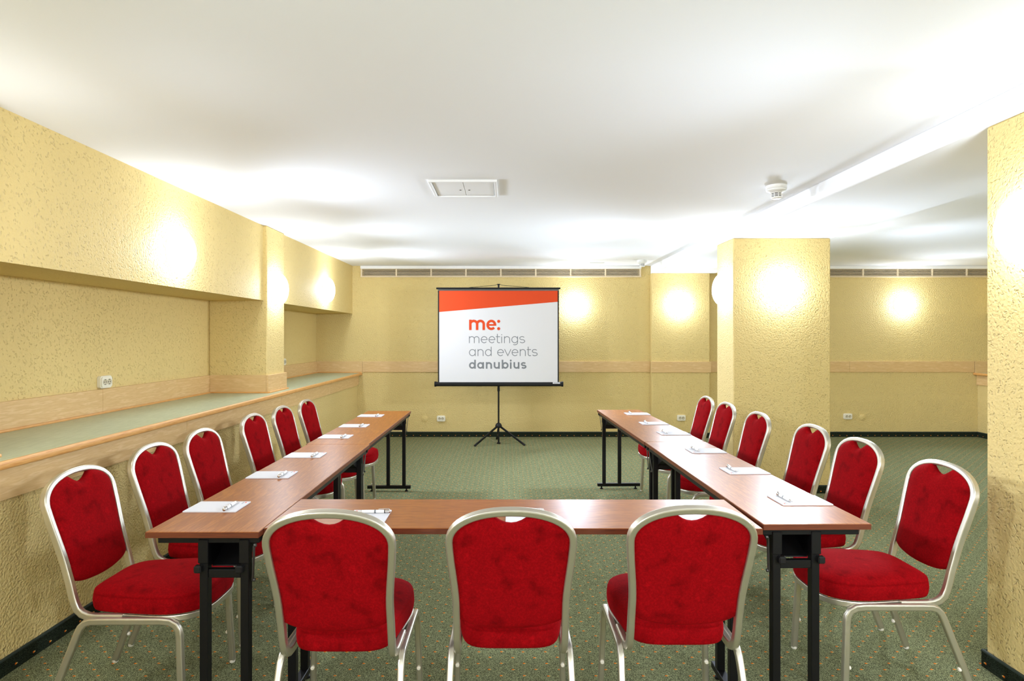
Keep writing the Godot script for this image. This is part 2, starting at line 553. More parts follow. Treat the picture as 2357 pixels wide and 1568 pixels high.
func build_lamps() -> void:
	var glass := begin()
	var prof := [[0.128, 0.012], [0.146, 0.020], [0.152, 0.030]]
	for i in range(1, 13):
		var a := PI / 2 * i / 12.0
		prof.append([0.152 * cos(a), 0.030 + 0.080 * sin(a)])
	prof[prof.size() - 1][0] = 0.0
	lathe(glass, prof, 40)
	var dome := finish(glass)
	var plate := begin()
	lathe(plate, [[0.0, 0.0], [0.128, 0.0], [0.128, 0.016], [0.0, 0.016]], 32, Transform3D.IDENTITY, true)
	var base := finish(plate)
	var face_x := -PI / 2      # turn about z so that the lamp's axis points to +x
	var list := [
		[P(fascia_x(4.2), 2.005, 4.2), Vector3.RIGHT, "round white wall lamp on the bulkhead, between the two ledge pillars"],
		[P(fascia_x(7.6), 2.005, 7.6), Vector3.RIGHT, "round white wall lamp on the bulkhead next to the screen wall"],
		[P(-2.185, 1.885, 5.9), Vector3.RIGHT, "round white wall lamp on the pillar above the ledge"],
		[P(0.995, 1.882, BACK), Vector3.BACK, "round white wall lamp beside the projection screen"],
		[P(2.46, 1.885, BACK - 0.094), Vector3.BACK, "round white wall lamp on the shallow pilaster"],
		[P(5.70, 1.895, BACK), Vector3.BACK, "round white wall lamp below the air grille of the far bay"],
		[P(2.085, 1.882, 5.91), Vector3.LEFT, "round white wall lamp on the square pillar's side facing the screen wall tables"],
		[P(2.532, 1.875, 5.69), Vector3.BACK, "round white wall lamp on the square pillar's broad face above the chairs"],
		[P(2.975, 1.882, 5.985), Vector3.RIGHT, "round white wall lamp on the square pillar's side facing the far bay"],
		[P(2.08, 1.865, 2.43), Vector3.LEFT, "round white wall lamp on the pillar by the first chair", 0.6],
		[P(2.975, 1.88, 2.47), Vector3.RIGHT, "round white wall lamp on the near pillar's far bay side"],
		[P(2.53, 1.88, 2.25), Vector3.BACK, "round white wall lamp on the near pillar facing away from the screen wall"],
		[P(-2.185, 1.885, 2.4), Vector3.RIGHT, "round white wall lamp on the ledge pillar by the cross table", 0.22],
		[P(fascia_x(0.6), 2.005, 0.6), Vector3.RIGHT, "round white wall lamp on the bulkhead behind the cross table"],
		[P(-2.185, 1.885, -1.08), Vector3.RIGHT, "round white wall lamp on the ledge pillar farthest from the screen"],
		[P(2.08, 1.88, -0.98), Vector3.LEFT, "round white wall lamp on the pillar farthest from the screen"],
		[P(0.9, 1.88, REAR), Vector3.FORWARD, "added round fill lamp on the wall opposite the screen, pillar side"],  # this lamp and the next are added to fill from behind the camera
		[P(-0.9, 1.88, REAR), Vector3.FORWARD, "added round fill lamp on the wall opposite the screen, ledge side"],
		[P(6.89, 2.005, 0.6), Vector3.LEFT, "added round fill lamp on the far bay's bulkhead behind the near pillar"],  # unseen lamp added to raise the base light
		[P(2.53, 1.88, -1.2), Vector3.BACK, "added round fill lamp on the last pillar facing the wall opposite the screen"],  # this and the next two are added for general fill and bounce
		[P(2.53, 1.88, -0.76), Vector3.FORWARD, "added round fill lamp on the last pillar facing the screen wall"],
		[P(2.975, 1.88, -0.98), Vector3.RIGHT, "added round fill lamp on the last pillar facing the far bay"],
		[P(fascia_x(-2.2), 2.005, -2.2), Vector3.RIGHT, "added round fill lamp on the bulkhead next to the wall opposite the screen"],  # unseen lamp added for more fill at the rear
		[P(5.0, 1.88, REAR), Vector3.FORWARD, "added round fill lamp on the wall opposite the screen, far bay"],  # also added, as rear fill for the bay
	]
	for l in list:
		var o := thing("wall_lamp", l[2], "wall lamp", l[0], 0.0, "round dome wall lamps")
		var axis: Vector3 = l[1]
		o.basis = Basis(axis.cross(Vector3.UP).normalized(), axis, Vector3.UP) if absf(axis.y) < 0.5 else Basis.IDENTITY
		o.basis = o.basis.orthonormalized()
		part_mesh("base_plate", base, M.plastic_white, o)
		part_mesh("glass_dome", dome, M.lamp_glass, o)
		var light := OmniLight3D.new()
		light.name = "bulb_light"
		light.position = Vector3(0, 0.066, 0)
		var watt: float = l[3] if l.size() > 3 else 1.0     # two lamps have weaker bulbs
		light.light_energy = LAMP_ENERGY * watt
		light.light_color = LAMP_COLOR
		light.light_size = 0.04
		light.omni_range = 16.0
		light.omni_attenuation = 2.0
		light.shadow_enabled = true
		o.add_child(light)
		var front := SpotLight3D.new()           # what the opal dome throws forward into the room
		front.name = "dome_light"
		front.position = Vector3(0, 0.114, 0)
		front.rotation.x = deg_to_rad(75.0)      # a spot shines along its -z; here along the lamp's axis, a little downwards
		front.spot_angle = 62.0
		front.spot_angle_attenuation = 1.0
		front.spot_range = 16.0
		front.spot_attenuation = 2.0
		front.light_size = 0.12
		front.light_energy = FRONT_ENERGY * watt
		front.light_color = LAMP_COLOR
		front.shadow_enabled = true
		o.add_child(front)

# ------------------------------------------------------------------ air grilles

func build_grilles() -> void:
	grille(-2.063, 0.4985, 8, "long louvred air grille above the projection screen")
	grille(3.63, 0.494, 7, "long louvred air grille in the bay beyond the pillars")

func grille(x0: float, pitch: float, cells: int, label: String) -> void:
	var o := thing("air_grille", label, "air grille", P(x0, 2.36, BACK))
	var w := pitch * cells
	var s := begin()
	for b in [[Vector3(w / 2, 0.054, -0.35), Vector3(w, 0.006, 0.4)], [Vector3(w / 2, -0.062, -0.35), Vector3(w, 0.006, 0.4)], [Vector3(w / 2, -0.004, -0.553), Vector3(w, 0.122, 0.006)], [Vector3(0.003, -0.004, -0.35), Vector3(0.006, 0.11, 0.4)], [Vector3(w - 0.003, -0.004, -0.35), Vector3(0.006, 0.11, 0.4)]]:
		box(s, b[0], b[1], 0.0005)
	part("duct", s, M.galvanised, o)
	s = begin()
	box(s, Vector3(w / 2, 0.067, 0.014), Vector3(w + 0.03, 0.042, 0.028), 0.004)
	part("top_strip", s, M.grille_white, o)
	s = begin()
	box(s, Vector3(w / 2, -0.066, 0.011), Vector3(w + 0.03, 0.018, 0.022), 0.003)
	part("bottom_strip", s, M.grille, o)
	var bar := begin()
	box(bar, Vector3.ZERO, Vector3(0.022, 0.104, 0.022), 0.003)
	var bar_mesh := finish(bar)
	for i in cells + 1:
		part_mesh("mullion", bar_mesh, M.grille, o).position = Vector3(i * pitch, -0.006, 0.011)
	var sl := begin()
	box(sl, Vector3.ZERO, Vector3(pitch - 0.022, 0.0045, 0.018), 0.001, Basis(Vector3.RIGHT, 0.62))
	var slat_mesh := finish(sl)
	for i in cells:
		for k in 5:
			part_mesh("slat", slat_mesh, M.grille, o).position = Vector3((i + 0.5) * pitch, -0.045 + k * 0.021, 0.011)

# ------------------------------------------------------------------ tables

# a folding table: length along x, people sit at the -z side; the two leg frames stand towards +z
func make_table() -> Node3D:
	var o := Node3D.new()
	var s := begin()
	box(s, Vector3(0, TABLE - 0.011, 0), Vector3(1.798, 0.022, 0.40), 0.0015)
	var top := part("table_top", s, M.walnut, o)
	for e in [-1.0, 1.0]:
		s = begin()
		box(s, Vector3(0, TABLE - 0.0115, e * 0.2), Vector3(1.7985, 0.020, 0.0016), 0.0004)
		part("edge_band", s, M.edge_band, top)
		s = begin()
		box(s, Vector3(e * 0.899, TABLE - 0.0115, 0), Vector3(0.0016, 0.020, 0.4005), 0.0004)
		part("edge_band", s, M.edge_band, top)
	for z in [0.178, -0.095]:
		s = begin()
		box(s, Vector3(0, TABLE - 0.036, z), Vector3(1.70, 0.028, 0.022), 0.002)
		part("side_rail", s, M.black, o)
	for e in [-1.0, 1.0]:
		s = begin()
		box(s, Vector3(e * 0.868, TABLE - 0.034, 0.014), Vector3(0.022, 0.024, 0.362), 0.002)
		part("end_rail", s, M.black, o)
		var fx: float = e * 0.862
		for z in [0.142, -0.004]:
			s = begin()
			box(s, Vector3(fx, 0.365, z), Vector3(0.032, 0.64, 0.030), 0.002)
			part("leg", s, M.black, o)
			s = begin()
			box(s, Vector3(fx + e * 0.012, 0.665, z), Vector3(0.020, 0.085, 0.036), 0.002)
			part("hinge_bracket", s, M.black, o)
			s = begin()
			box(s, Vector3(fx + e * 0.025, 0.605, z - 0.014), Vector3(0.024, 0.026, 0.026), 0.004)
			part("stacking_bumper", s, M.black_plastic, o)
		s = begin()
		box(s, Vector3(fx, 0.583, 0.069), Vector3(0.026, 0.030, 0.116), 0.002)
		part("crossbar", s, M.black, o)
		s = begin()
		box(s, Vector3(fx, 0.040, 0.004), Vector3(0.034, 0.028, 0.40), 0.002)
		part("foot_bar", s, M.black, o)
		for z in [0.165, -0.155]:
			s = begin()
			lathe(s, [[0.0, 0.0], [0.014, 0.0], [0.014, 0.008], [0.007, 0.012], [0.007, 0.028]], 12, Transform3D(Basis.IDENTITY, Vector3(fx, 0, z)), true)
			part("levelling_foot", s, M.black_plastic, o)
		# the sloping brace plate up to the underside, with its folded side cheeks
		var a := Vector3(fx - e * 0.02, 0.60, 0.069)
		var b := Vector3(fx - e * 0.22, 0.695, 0.069)
		var dir := (b - a).normalized()
		s = begin()
		box(s, (a + b) / 2, Vector3((b - a).length(), 0.004, 0.12), 0.001, Basis(dir, Vector3(-dir.y, dir.x, 0), Vector3(0, 0, 1)))
		part("brace_plate", s, M.black, o)
		for z in [0.129, 0.009]:
			s = begin()
			s.set_smooth_group(-1)
			var c := Vector3(fx - e * 0.02, 0.70, z)
			for off in [0.0015, -0.0015]:
				var dz := Vector3(0, 0, off)
				var t := [a * Vector3(1, 1, 0) + Vector3(0, 0, z) + dz, b * Vector3(1, 1, 0) + Vector3(0, 0, z) + dz, c + dz]
				convex(s, t, Vector3(fx - e * 0.09, 0.66, z))
			part("brace_cheek", s, M.black, o)
		s = begin()
		var l0 := Vector3(fx + e * 0.02, 0.688, 0.178)
		var l1 := Vector3(fx - e * 0.004, 0.555, 0.164)
		sweep(s, [l0, l1], rrect(0.016, 0.004, 0.0015, 1), Vector3.RIGHT)
		part("folding_strut", s, M.steel_grey, o)
		for p in [l0, l1]:
			s = begin()
			lathe(s, [[0.0, -0.004], [0.006, -0.004], [0.006, 0.004], [0.0, 0.004]], 10, Transform3D(Basis(Vector3.RIGHT, PI / 2), p + Vector3(0, 0, 0.004)), true)
			part("rivet", s, M.steel_grey, o)
	return o

func build_tables() -> void:
	var proto := make_table()
	# centre x, centre d, turn so that +z of the table looks to the middle of the U
	var spots := [
		[-1.075, 3.097, PI / 2, "brown laminate folding table on the ledge side, joined to the cross table"],
		[-1.085, 4.899, PI / 2, "brown laminate folding table on the ledge side, reaching towards the screen"],
		[1.133, 3.190, -PI / 2 + 0.019, "brown laminate folding table on the pillar side, joined to the cross table"],
		[1.090, 4.993, -PI / 2 + 0.026, "brown laminate folding table on the pillar side, reaching towards the screen"],
		[0.027, 2.440, PI - 0.004, "brown laminate folding cross table with three chairs at the base of the U"],
	]
	for t in spots:
		var o: Node3D = proto.duplicate()
		o.name = numbered("folding_table")
		add_child(o)
		o.position = P(t[0], 0, t[1])
		o.rotation.y = t[2]
		tag(o, t[3], "table", "folding tables of the U")
	proto.free()

# ------------------------------------------------------------------ chairs

func back_x(y: float) -> float:
	return -0.235 - (y - 0.39) * 0.2745

func frame_half(y: float) -> float:
	return lerpf(0.177, 0.195, smoothstep(0.56, 0.80, y))

func arch_y(w: float) -> float:
	var k := clampf(absf(w) / 0.195, 0.0, 1.0)
	return 0.785 + 0.104 * pow(1.0 - pow(k, 2.2), 1.0 / 2.2)

func seat_outline(n: int) -> Array:
	# plan of the seat, counter-clockwise seen from above (x forward, z to the side)
	var out := []
	for i in n:
		var a := TAU * i / n
		var cx := cos(a)
		var cz := sin(a)
		var e := 3.3 if cx > 0.0 else 4.8
		var r := pow(pow(absf(cx), e) + pow(absf(cz), e), -1.0 / e)
		var x := 0.005 + (0.232 if cx > 0.0 else 0.228) * cx * r
		var half := lerpf(0.170, 0.200, smoothstep(-0.2, 0.14, x))
		out.append(Vector3(x, 0, -half * cz * r))
	return out

func ring_at(outline: Array, k: float, y: float, shrink := 0.0) -> Array:
	var out := []
	for p in outline:
		var v: Vector3 = p - Vector3(0.01, 0, 0)
		var len := v.length()
		v = v * k
		if shrink != 0.0:
			v *= (len - shrink) / len
		out.append(v + Vector3(0.01, y, 0))
	return out

# a stacking banquet chair looking along +x
func make_chair() -> Node3D:
	var o := Node3D.new()
	# seat cushion
	var plan := seat_outline(72)
	var s := begin()
	loft(s, [ring_at(plan, 1, 0.386, 0.012), ring_at(plan, 1, 0.389, 0.003), ring_at(plan, 1, 0.397, 0.0), ring_at(plan, 1, 0.420, -0.003), ring_at(plan, 1, 0.443, -0.001), ring_at(plan, 1, 0.4465, 0.0028), ring_at(plan, 1, 0.450, 0.000), ring_at(plan, 1, 0.459, 0.003), ring_at(plan, 1, 0.465, 0.012), ring_at(plan, 0.84, 0.476), ring_at(plan, 0.62, 0.485), ring_at(plan, 0.35, 0.490), ring_at(plan, 0.1, 0.492)])
	part("seat", s, M.velvet, o)
	# metal band under the seat
	var band := []
	var base := ring_at(plan, 1, 0.373, 0.006)
	for i in range(-24, 25):
		band.append(base[posmod(i, 72)])
	s = begin()
	sweep(s, band, rrect(0.024, 0.010, 0.003, 2), Vector3.UP, false, true)
	part("seat_band", s, M.aluminium, o)
	# backrest pad
	s = begin()
	var nu := 36
	var nv := 28
	for side in [1.0, -1.0]:
		var grid := []
		for j in nv + 1:
			var row := []
			var v := 0.5 - 0.5 * cos(PI * j / nv)
			for i in nu + 1:
				var u := sin(PI / 2 * (2.0 * i / nu - 1.0))
				var wt := u * 0.187
				var notch := 0.036 * maxf(0.0, 1.0 - pow(absf(wt) / 0.062, 2.0))
				var y1 := arch_y(wt) - 0.006 - notch
				var y0 := 0.498 - 0.022 * (1.0 - u * u) + 0.012 * pow(absf(u), 6.0)
				var y := lerpf(y0, y1, v)
				var w := u * (minf(frame_half(y), 0.195) - 0.008)
				var e := pow(maxf(0.0, 1.0 - pow(absf(u), 7.0)), 0.5) * pow(maxf(0.0, 1.0 - pow(absf(2.0 * v - 1.0), 12.0)), 0.5)
				var thick := (0.020 + 0.013 * (1.0 - u * u)) * e if side > 0 else (0.010 + 0.004 * (1.0 - u * u)) * e
				row.append(Vector3(back_x(y), y, w) + Vector3(0.9643, 0.2647, 0) * thick * side)
			grid.append(row)
		s.set_smooth_group(1)
		for j in nv:
			for i in nu:
				if side > 0:
					q(s, grid[j][i + 1], grid[j][i], grid[j + 1][i], grid[j + 1][i + 1])
				else:
					q(s, grid[j][i], grid[j][i + 1], grid[j + 1][i + 1], grid[j + 1][i])
	part("backrest", s, M.velvet, o)
	# back frame: up one side, over the arch and down the other, its feet bent forward under the seat
	var half := []
	for p in [[-0.06, 0.374, 0.180], [-0.165, 0.374, 0.179], [-0.195, 0.377, 0.178], [-0.218, 0.386, 0.177], [-0.236, 0.403, 0.177], [-0.247, 0.428, 0.177], [-0.256, 0.460, 0.177]]:
		half.append(Vector3(p[0], p[1], p[2]))
	for y in [0.50, 0.54, 0.57, 0.60, 0.64, 0.68, 0.72, 0.76]:
		half.append(Vector3(back_x(y), y, frame_half(y)))
	for i in range(0, 13):
		var a := PI / 2 * i / 13.0
		var w := 0.195 * pow(cos(a), 2.0 / 2.2)
		var y := 0.785 + 0.104 * pow(sin(a), 2.0 / 2.2)
		half.append(Vector3(back_x(y), y, w))
	var path := half.duplicate()
	path.append(Vector3(back_x(0.889), 0.889, 0))
	half.reverse()
	for p in half:
		path.append(Vector3(p.x, p.y, -p.z))
	s = begin()
	var tube := rrect(0.028, 0.023, 0.006, 3)
	sweep_frame(s, path, tube)
	part("back_frame", s, M.aluminium, o)
	# the two bent leg frames
	for side in [1.0, -1.0]:
		var pts := []
		for p in [[-0.338, 0.012], [-0.218, 0.325], [-0.208, 0.346], [-0.193, 0.361], [-0.172, 0.368], [-0.13, 0.369], [0.09, 0.369], [0.124, 0.366], [0.146, 0.354], [0.158, 0.335], [0.162, 0.31], [0.176, 0.012]]:
			var w := 0.200 + 0.012 * (1.0 - clampf(p[1] / 0.36, 0, 1))
			pts.append(Vector3(p[0], p[1], side * w))
		s = begin()
		sweep(s, pts, rrect(0.022, 0.026, 0.006, 3), Vector3(0, 0, 1), false, true)
		var leg := part("leg_frame", s, M.aluminium, o)
		for foot in [pts[0], pts[pts.size() - 1]]:
			s = begin()
			lathe(s, [[0.0, 0.0], [0.010, 0.0], [0.0125, 0.004], [0.0125, 0.014]], 14, Transform3D(Basis.IDENTITY, Vector3(foot.x, 0, foot.z)))
			part("foot_glide", s, M.clear, leg)
		for bp in [[Vector3(0.158, 0.135, side * 0.2075), Basis(Vector3(0, 0, 1), PI / 2)], [Vector3(-0.280, 0.128, side * 0.2075), Basis(Vector3(0, 0, 1), -PI / 2)]]:
			s = begin()
			lathe(s, [[0.008, 0.0], [0.008, 0.006], [0.006, 0.0085], [0.0025, 0.009], [0.0, 0.0075]], 16, Transform3D(bp[1], bp[0]))
			part("bumper", s, M.clear, leg)
	return o

# the back frame's tube keeps its wide face square to the chair's back
func sweep_frame(s: SurfaceTool, path: Array, prof: PackedVector2Array) -> void:
	var rings := []
	var n := path.size()
	for i in n:
		var t: Vector3
		if i == 0:
			t = path[1] - path[0]
		elif i == n - 1:
			t = path[n - 1] - path[n - 2]
		else:
			t = (path[i + 1] - path[i]).normalized() + (path[i] - path[i - 1]).normalized()
		t = t.normalized()
		var y: float = path[i].y
		var out := Vector3(0.9643, 0.2647, 0).lerp(Vector3(0.15, 1, 0), 1.0 - smoothstep(0.375, 0.44, y)).normalized()
		var n1 := (out - t * out.dot(t)).normalized()
		var n2 := t.cross(n1)
		var ring := []
		for p in prof:
			ring.append(path[i] + n1 * p.x + n2 * p.y)
		rings.append(ring)
	s.set_smooth_group(1)
	for i in n - 1:
		for j in prof.size():
			var k := (j + 1) % prof.size()
			s.set_smooth_group(j + 2)
			q(s, rings[i][j], rings[i][k], rings[i + 1][k], rings[i + 1][j])
	s.set_smooth_group(-1)
	for j in range(1, prof.size() - 1):
		tri(s, rings[0][0], rings[0][j + 1], rings[0][j])
		tri(s, rings[n - 1][0], rings[n - 1][j], rings[n - 1][j + 1])

const ORDER := ["first", "second", "third", "fourth", "fifth", "sixth"]

func build_chairs() -> void:
	var proto := make_chair()
	var list := []
	var left := [[-1.378, 2.52, 0.0], [-1.395, 3.085, 0.0], [-1.392, 3.575, 0.0], [-1.388, 4.285, 0.0], [-1.36, 4.77, 0.0], [-1.33, 5.26, 0.0]]
	for i in 6:
		list.append([left[i], "red velvet banquet chair on the ledge side, %s from the cross table" % ORDER[i], "banquet chairs on the ledge side"])
	var right := [[1.50, 2.64, PI], [1.492, 3.24, PI], [1.495, 3.75, PI], [1.425, 4.38, PI], [1.43, 5.03, PI], [1.435, 5.55, PI]]
	for i in 6:
		list.append([right[i], "red velvet banquet chair on the pillar side, %s from the cross table" % ORDER[i], "banquet chairs on the pillar side"])
	list.append([[-0.548, 2.275, PI / 2], "red velvet banquet chair at the cross table's end next to the ledge side", "banquet chairs at the cross table"])
	list.append([[0.017, 2.297, PI / 2], "red velvet banquet chair in the middle of the cross table", "banquet chairs at the cross table"])
	list.append([[0.592, 2.32, PI / 2], "red velvet banquet chair at the cross table's end next to the pillar side", "banquet chairs at the cross table"])
	for c in list:
		var o: Node3D = proto.duplicate()
		o.name = numbered("banquet_chair")
		add_child(o)
		o.position = P(c[0][0], 0, c[0][1])
		o.rotation.y = c[0][2]
		tag(o, c[1], "chair", c[2])
	proto.free()

# ------------------------------------------------------------------ projection screen

const SCREEN_D := 8.262

func on_screen(u: float, v: float, lift := 0.0) -> Vector3:
	# u, v: points of the frame measured over the screen, brought to its plane
	return P((u - 1164.0) * SCREEN_D / 1430.0, 1.43 - (v - 776.0) * SCREEN_D / 1430.0, SCREEN_D - lift)

var strokes := 0

func ribbon(s: SurfaceTool, pts: Array, width: float, closed := false) -> void:
	# a flat stroke; points in tenths of a frame pixel from (1060, 720)
	var n := pts.size()
	var a := []
	var b := []
	strokes += 1
	var lift := 0.0008 + 0.00003 * (strokes % 20)      # overlapping strokes never share a plane
	for i in n:
		var prev: Vector2 = pts[(i - 1 + n) % n] if closed or i > 0 else pts[i]
		var next: Vector2 = pts[(i + 1) % n] if closed or i < n - 1 else pts[i]
		var t0: Vector2 = (pts[i] - prev).normalized() if prev != pts[i] else (next - pts[i]).normalized()
		var t1: Vector2 = (next - pts[i]).normalized() if next != pts[i] else t0
		var t := (t0 + t1).normalized()
		var m := Vector2(-t.y, t.x) * width / 2.0 / maxf(0.5, t.dot(t0))
		a.append(pts[i] + m)
		b.append(pts[i] - m)
	for i in (n if closed else n - 1):
		var k := (i + 1) % n
		var c := []
		for p in [a[i], a[k], b[k], b[i]]:
			c.append(on_screen(1060 + p.x / 9.8, 720 + p.y / 9.8, lift))
		q(s, c[0], c[1], c[2], c[3])

func arc(cx: float, cy: float, rx: float, ry: float, a0: float, a1: float, n := 20) -> Array:
	var out := []
	for i in n + 1:
		var a := deg_to_rad(lerpf(a0, a1, float(i) / n))
		out.append(Vector2(cx + rx * cos(a), cy + ry * sin(a)))
	return out

# one lower-case letter as strokes; x positions of its stems or bowl, top and base of the x-height at stroke centre
func letter(s: SurfaceTool, ch: String, x: Array, top: float, base: float, w: float) -> void:
	var h := base - top
	var mid := (top + base) / 2
	match ch:
		"m", "n":
			ribbon(s, [Vector2(x[0], top - w * 0.5), Vector2(x[0], base + w * 0.5)], w)
			for i in x.size() - 1:
				var rx: float = (x[i + 1] - x[i]) / 2.0
				var p := arc((x[i] + x[i + 1]) / 2.0, top + rx * 0.92, rx, rx * 0.92, 180, 360)
				p.append(Vector2(x[i + 1], base + w * 0.5))
				ribbon(s, p, w)
		"u":
			var rx: float = (x[1] - x[0]) / 2.0
			var p := [Vector2(x[0], top - w * 0.5)]
			p.append_array(arc((x[0] + x[1]) / 2.0, base - rx * 0.92, rx, rx * 0.92, 180, 0))
			ribbon(s, p, w)
			ribbon(s, [Vector2(x[1], top - w * 0.5), Vector2(x[1], base + w * 0.5)], w)
		"e":
			var r: float = x[1]
			ribbon(s, [Vector2(x[0] - r, mid), Vector2(x[0] + r + w * 0.5, mid)], w * (0.72 if w > 40 else 1.0))
			ribbon(s, arc(x[0], mid, r, h / 2, 0, -318, 36), w)
		"a", "d", "b", "g":
			ribbon(s, arc(x[0], mid, x[1], h / 2, 0, 360, 40).slice(0, 40), w, true)
			var up: float = x[3] if ch in ["d", "b"] else top - w * 0.5
			if ch == "g":
				var p := [Vector2(x[2], up)]
				p.append_array(arc(x[2] - x[1] * 0.98, base - 4, x[1] * 0.98, 50, 0, 122, 18))
				ribbon(s, p, w)
			else:
				ribbon(s, [Vector2(x[2], up), Vector2(x[2], base + w * 0.5)], w)
		"t":
			var p := [Vector2(x[0], x[1])]
			p.append_array(arc(x[0] + 36, base - 36, 36, 36, 180, 80, 10))
			p.append(Vector2(x[0] + 62, base - 3))
			ribbon(s, p, w)
			ribbon(s, [Vector2(x[0] - 33, top + 2), Vector2(x[0] + 62, top + 2)], w)
		"i":
			ribbon(s, [Vector2(x[0], top - w * 0.5), Vector2(x[0], base + w * 0.5)], w)
			ribbon(s, arc(x[0], x[1], x[2] / 2, x[2] / 2, 0, 360, 16).slice(0, 16), x[2], true)
		"v":
			ribbon(s, [Vector2(x[0], top - w * 0.5), Vector2(x[1], base + w * 0.2), Vector2(x[2], top - w * 0.5)], w)
		"s":
			var p := arc(x[0] - x[1] * 0.06, top + h / 4, x[1] * 0.94, h / 4, -28, -262, 18)
			p.append_array(arc(x[0], base - h / 4, x[1], h / 4, -82, 152, 18))
			ribbon(s, p, w)

func build_screen() -> void:
	var o := thing("projection_screen", "tripod projection screen showing an orange and white slide", "projection screen")
	var d := SCREEN_D
	var s := begin()
	var lo := on_screen(1008, 884)
	var hi := on_screen(1286.5, 668)
	box(s, Vector3((lo.x + hi.x) / 2, (lo.y + hi.y) / 2, lo.z - 0.001), Vector3(hi.x - lo.x, hi.y - lo.y, 0.002), 0.0005)
	var sheet := part("screen_border", s, M.black_plastic, o)
	s = begin()
	q(s, on_screen(1011, 882, 0.0004), on_screen(1283.5, 882, 0.0004), on_screen(1283.5, 669, 0.0004), on_screen(1011, 669, 0.0004))
	part("screen_sheet", s, M.screen_white, o)
	s = begin()
	q(s, on_screen(1011, 718.5, 0.0008), on_screen(1283.5, 695, 0.0008), on_screen(1283.5, 669, 0.0008), on_screen(1011, 669, 0.0008))
	part("orange_banner", s, M.orange, o)
	# the slide's lettering
	s = begin()
	letter(s, "m", [222, 374, 524], 186, 363, 58)
	letter(s, "e", [695, 84], 186, 365, 56)
	for y in [195, 360]:
		ribbon(s, arc(861, y, 17.5, 17.5, 0, 360, 20).slice(0, 20), 35, true)
	part("lettering", s, M.orange, o)
	var w := 16.0
	s = begin()
	letter(s, "m", [200, 311, 416], 540, 678, w)
	letter(s, "e", [533, 66], 539, 678, w)
	letter(s, "e", [708, 66], 539, 678, w)
	letter(s, "t", [830, 478], 540, 678, w)
	letter(s, "i", [929, 497, 11], 545, 678, w)
	letter(s, "n", [990, 1109], 540, 678, w)
	letter(s, "g", [1222, 66, 1288], 539, 678, w)
	letter(s, "s", [1392, 56], 539, 678, w)
	part("lettering", s, M.grey_print, o)
	s = begin()
	letter(s, "a", [267, 66, 332], 831, 970, w)
	letter(s, "n", [393, 510], 831, 970, w)
	letter(s, "d", [627, 66, 692, 768], 831, 970, w)
	letter(s, "e", [903, 66], 831, 970, w)
	letter(s, "v", [993, 1066, 1137], 831, 966, w)
	letter(s, "e", [1229, 66], 831, 970, w)
	letter(s, "n", [1346, 1463], 831, 970, w)
	letter(s, "t", [1527, 768], 831, 970, w)
	letter(s, "s", [1675, 56], 831, 970, w)
	part("lettering", s, M.grey_print, o)
	w = 37.0
	s = begin()
	letter(s, "d", [265, 55, 327, 1062], 1134, 1246, w)
	letter(s, "a", [450, 55, 512], 1134, 1246, w)
	letter(s, "n", [590, 692], 1134, 1246, w)
	letter(s, "u", [767, 868], 1134, 1246, w)
	letter(s, "b", [1010, 55, 947, 1062], 1134, 1246, w)
	letter(s, "i", [1133, 1080, 22], 1136, 1246, w)
	letter(s, "u", [1213, 1311], 1134, 1246, w)
	letter(s, "s", [1425, 46], 1132, 1248, 34)
	part("lettering", s, M.grey_print, o)
	# housing the sheet rolls out of, with end caps and a maker's sticker
	var cy := on_screen(0, 884.5).y
	var x0 := on_screen(1000, 0).x
	var x1 := on_screen(1296.5, 0).x
	s = begin()
	sweep(s, [P(x0 + 0.02, cy, d + 0.02), P(x1 - 0.02, cy, d + 0.02)], rrect(0.058, 0.062, 0.02, 4), Vector3.UP)
	part("roller_case", s, M.black_plastic, o)
	for x in [x0 + 0.012, x1 - 0.012]:
		s = begin()
		sweep(s, [P(x - 0.012, cy, d + 0.02), P(x + 0.012, cy, d + 0.02)], rrect(0.068, 0.070, 0.022, 4), Vector3.UP)
		part("end_cap", s, M.black, o)
	s = begin()
	box(s, P(on_screen(1280.5, 0).x, cy + 0.016, d - 0.0125), Vector3(0.096, 0.022, 0.002), 0.0005)
	var sticker := part("sticker", s, M.paper, o)
	for k in 3:
		s = begin()
		box(s, P(on_screen(1280.5, 0).x + [-0.02, 0.008, 0.03][k], cy + 0.016, d - 0.0137), Vector3([0.018, 0.02, 0.008][k], 0.006, 0.0006), 0.0002)
		part("print", s, M.grey_print, sticker)
	# top bar, hook and the cord that hangs it
	var ty := on_screen(0, 664).y
	s = begin()
	box(s, P((on_screen(1004, 0).x + on_screen(1290, 0).x) / 2, ty, d + 0.006), Vector3(on_screen(1290, 0).x - on_screen(1004, 0).x, 0.024, 0.026), 0.004)
	part("top_bar", s, M.black_plastic, o)
	s = begin()
	box(s, P((lo.x + hi.x) / 2, ty - 0.022, d + 0.004), Vector3(hi.x - lo.x, 0.022, 0.012), 0.002)
	part("sheet_clamp", s, M.steel_grey, o)
	var px := on_screen(1147.5, 0).x
	s = begin()
	sweep(s, [P(on_screen(1080, 0).x, ty + 0.012, d + 0.006), P(px - 0.04, ty + 0.045, d + 0.03), P(px - 0.014, ty + 0.062, d + 0.05), P(px + 0.014, ty + 0.062, d + 0.05), P(px + 0.04, ty + 0.045, d + 0.03), P(on_screen(1218, 0).x, ty + 0.012, d + 0.006)], circle(0.003, 6), Vector3.UP)
	part("hanging_wire", s, M.black, o)
	# pole and tripod
	var pd := 8.325
	s = begin()
	rod(s, P(px, 0.012, pd), P(px, ty + 0.058, pd), 0.0115, 14)
	var pole := part("pole", s, M.black, o)
	s = begin()
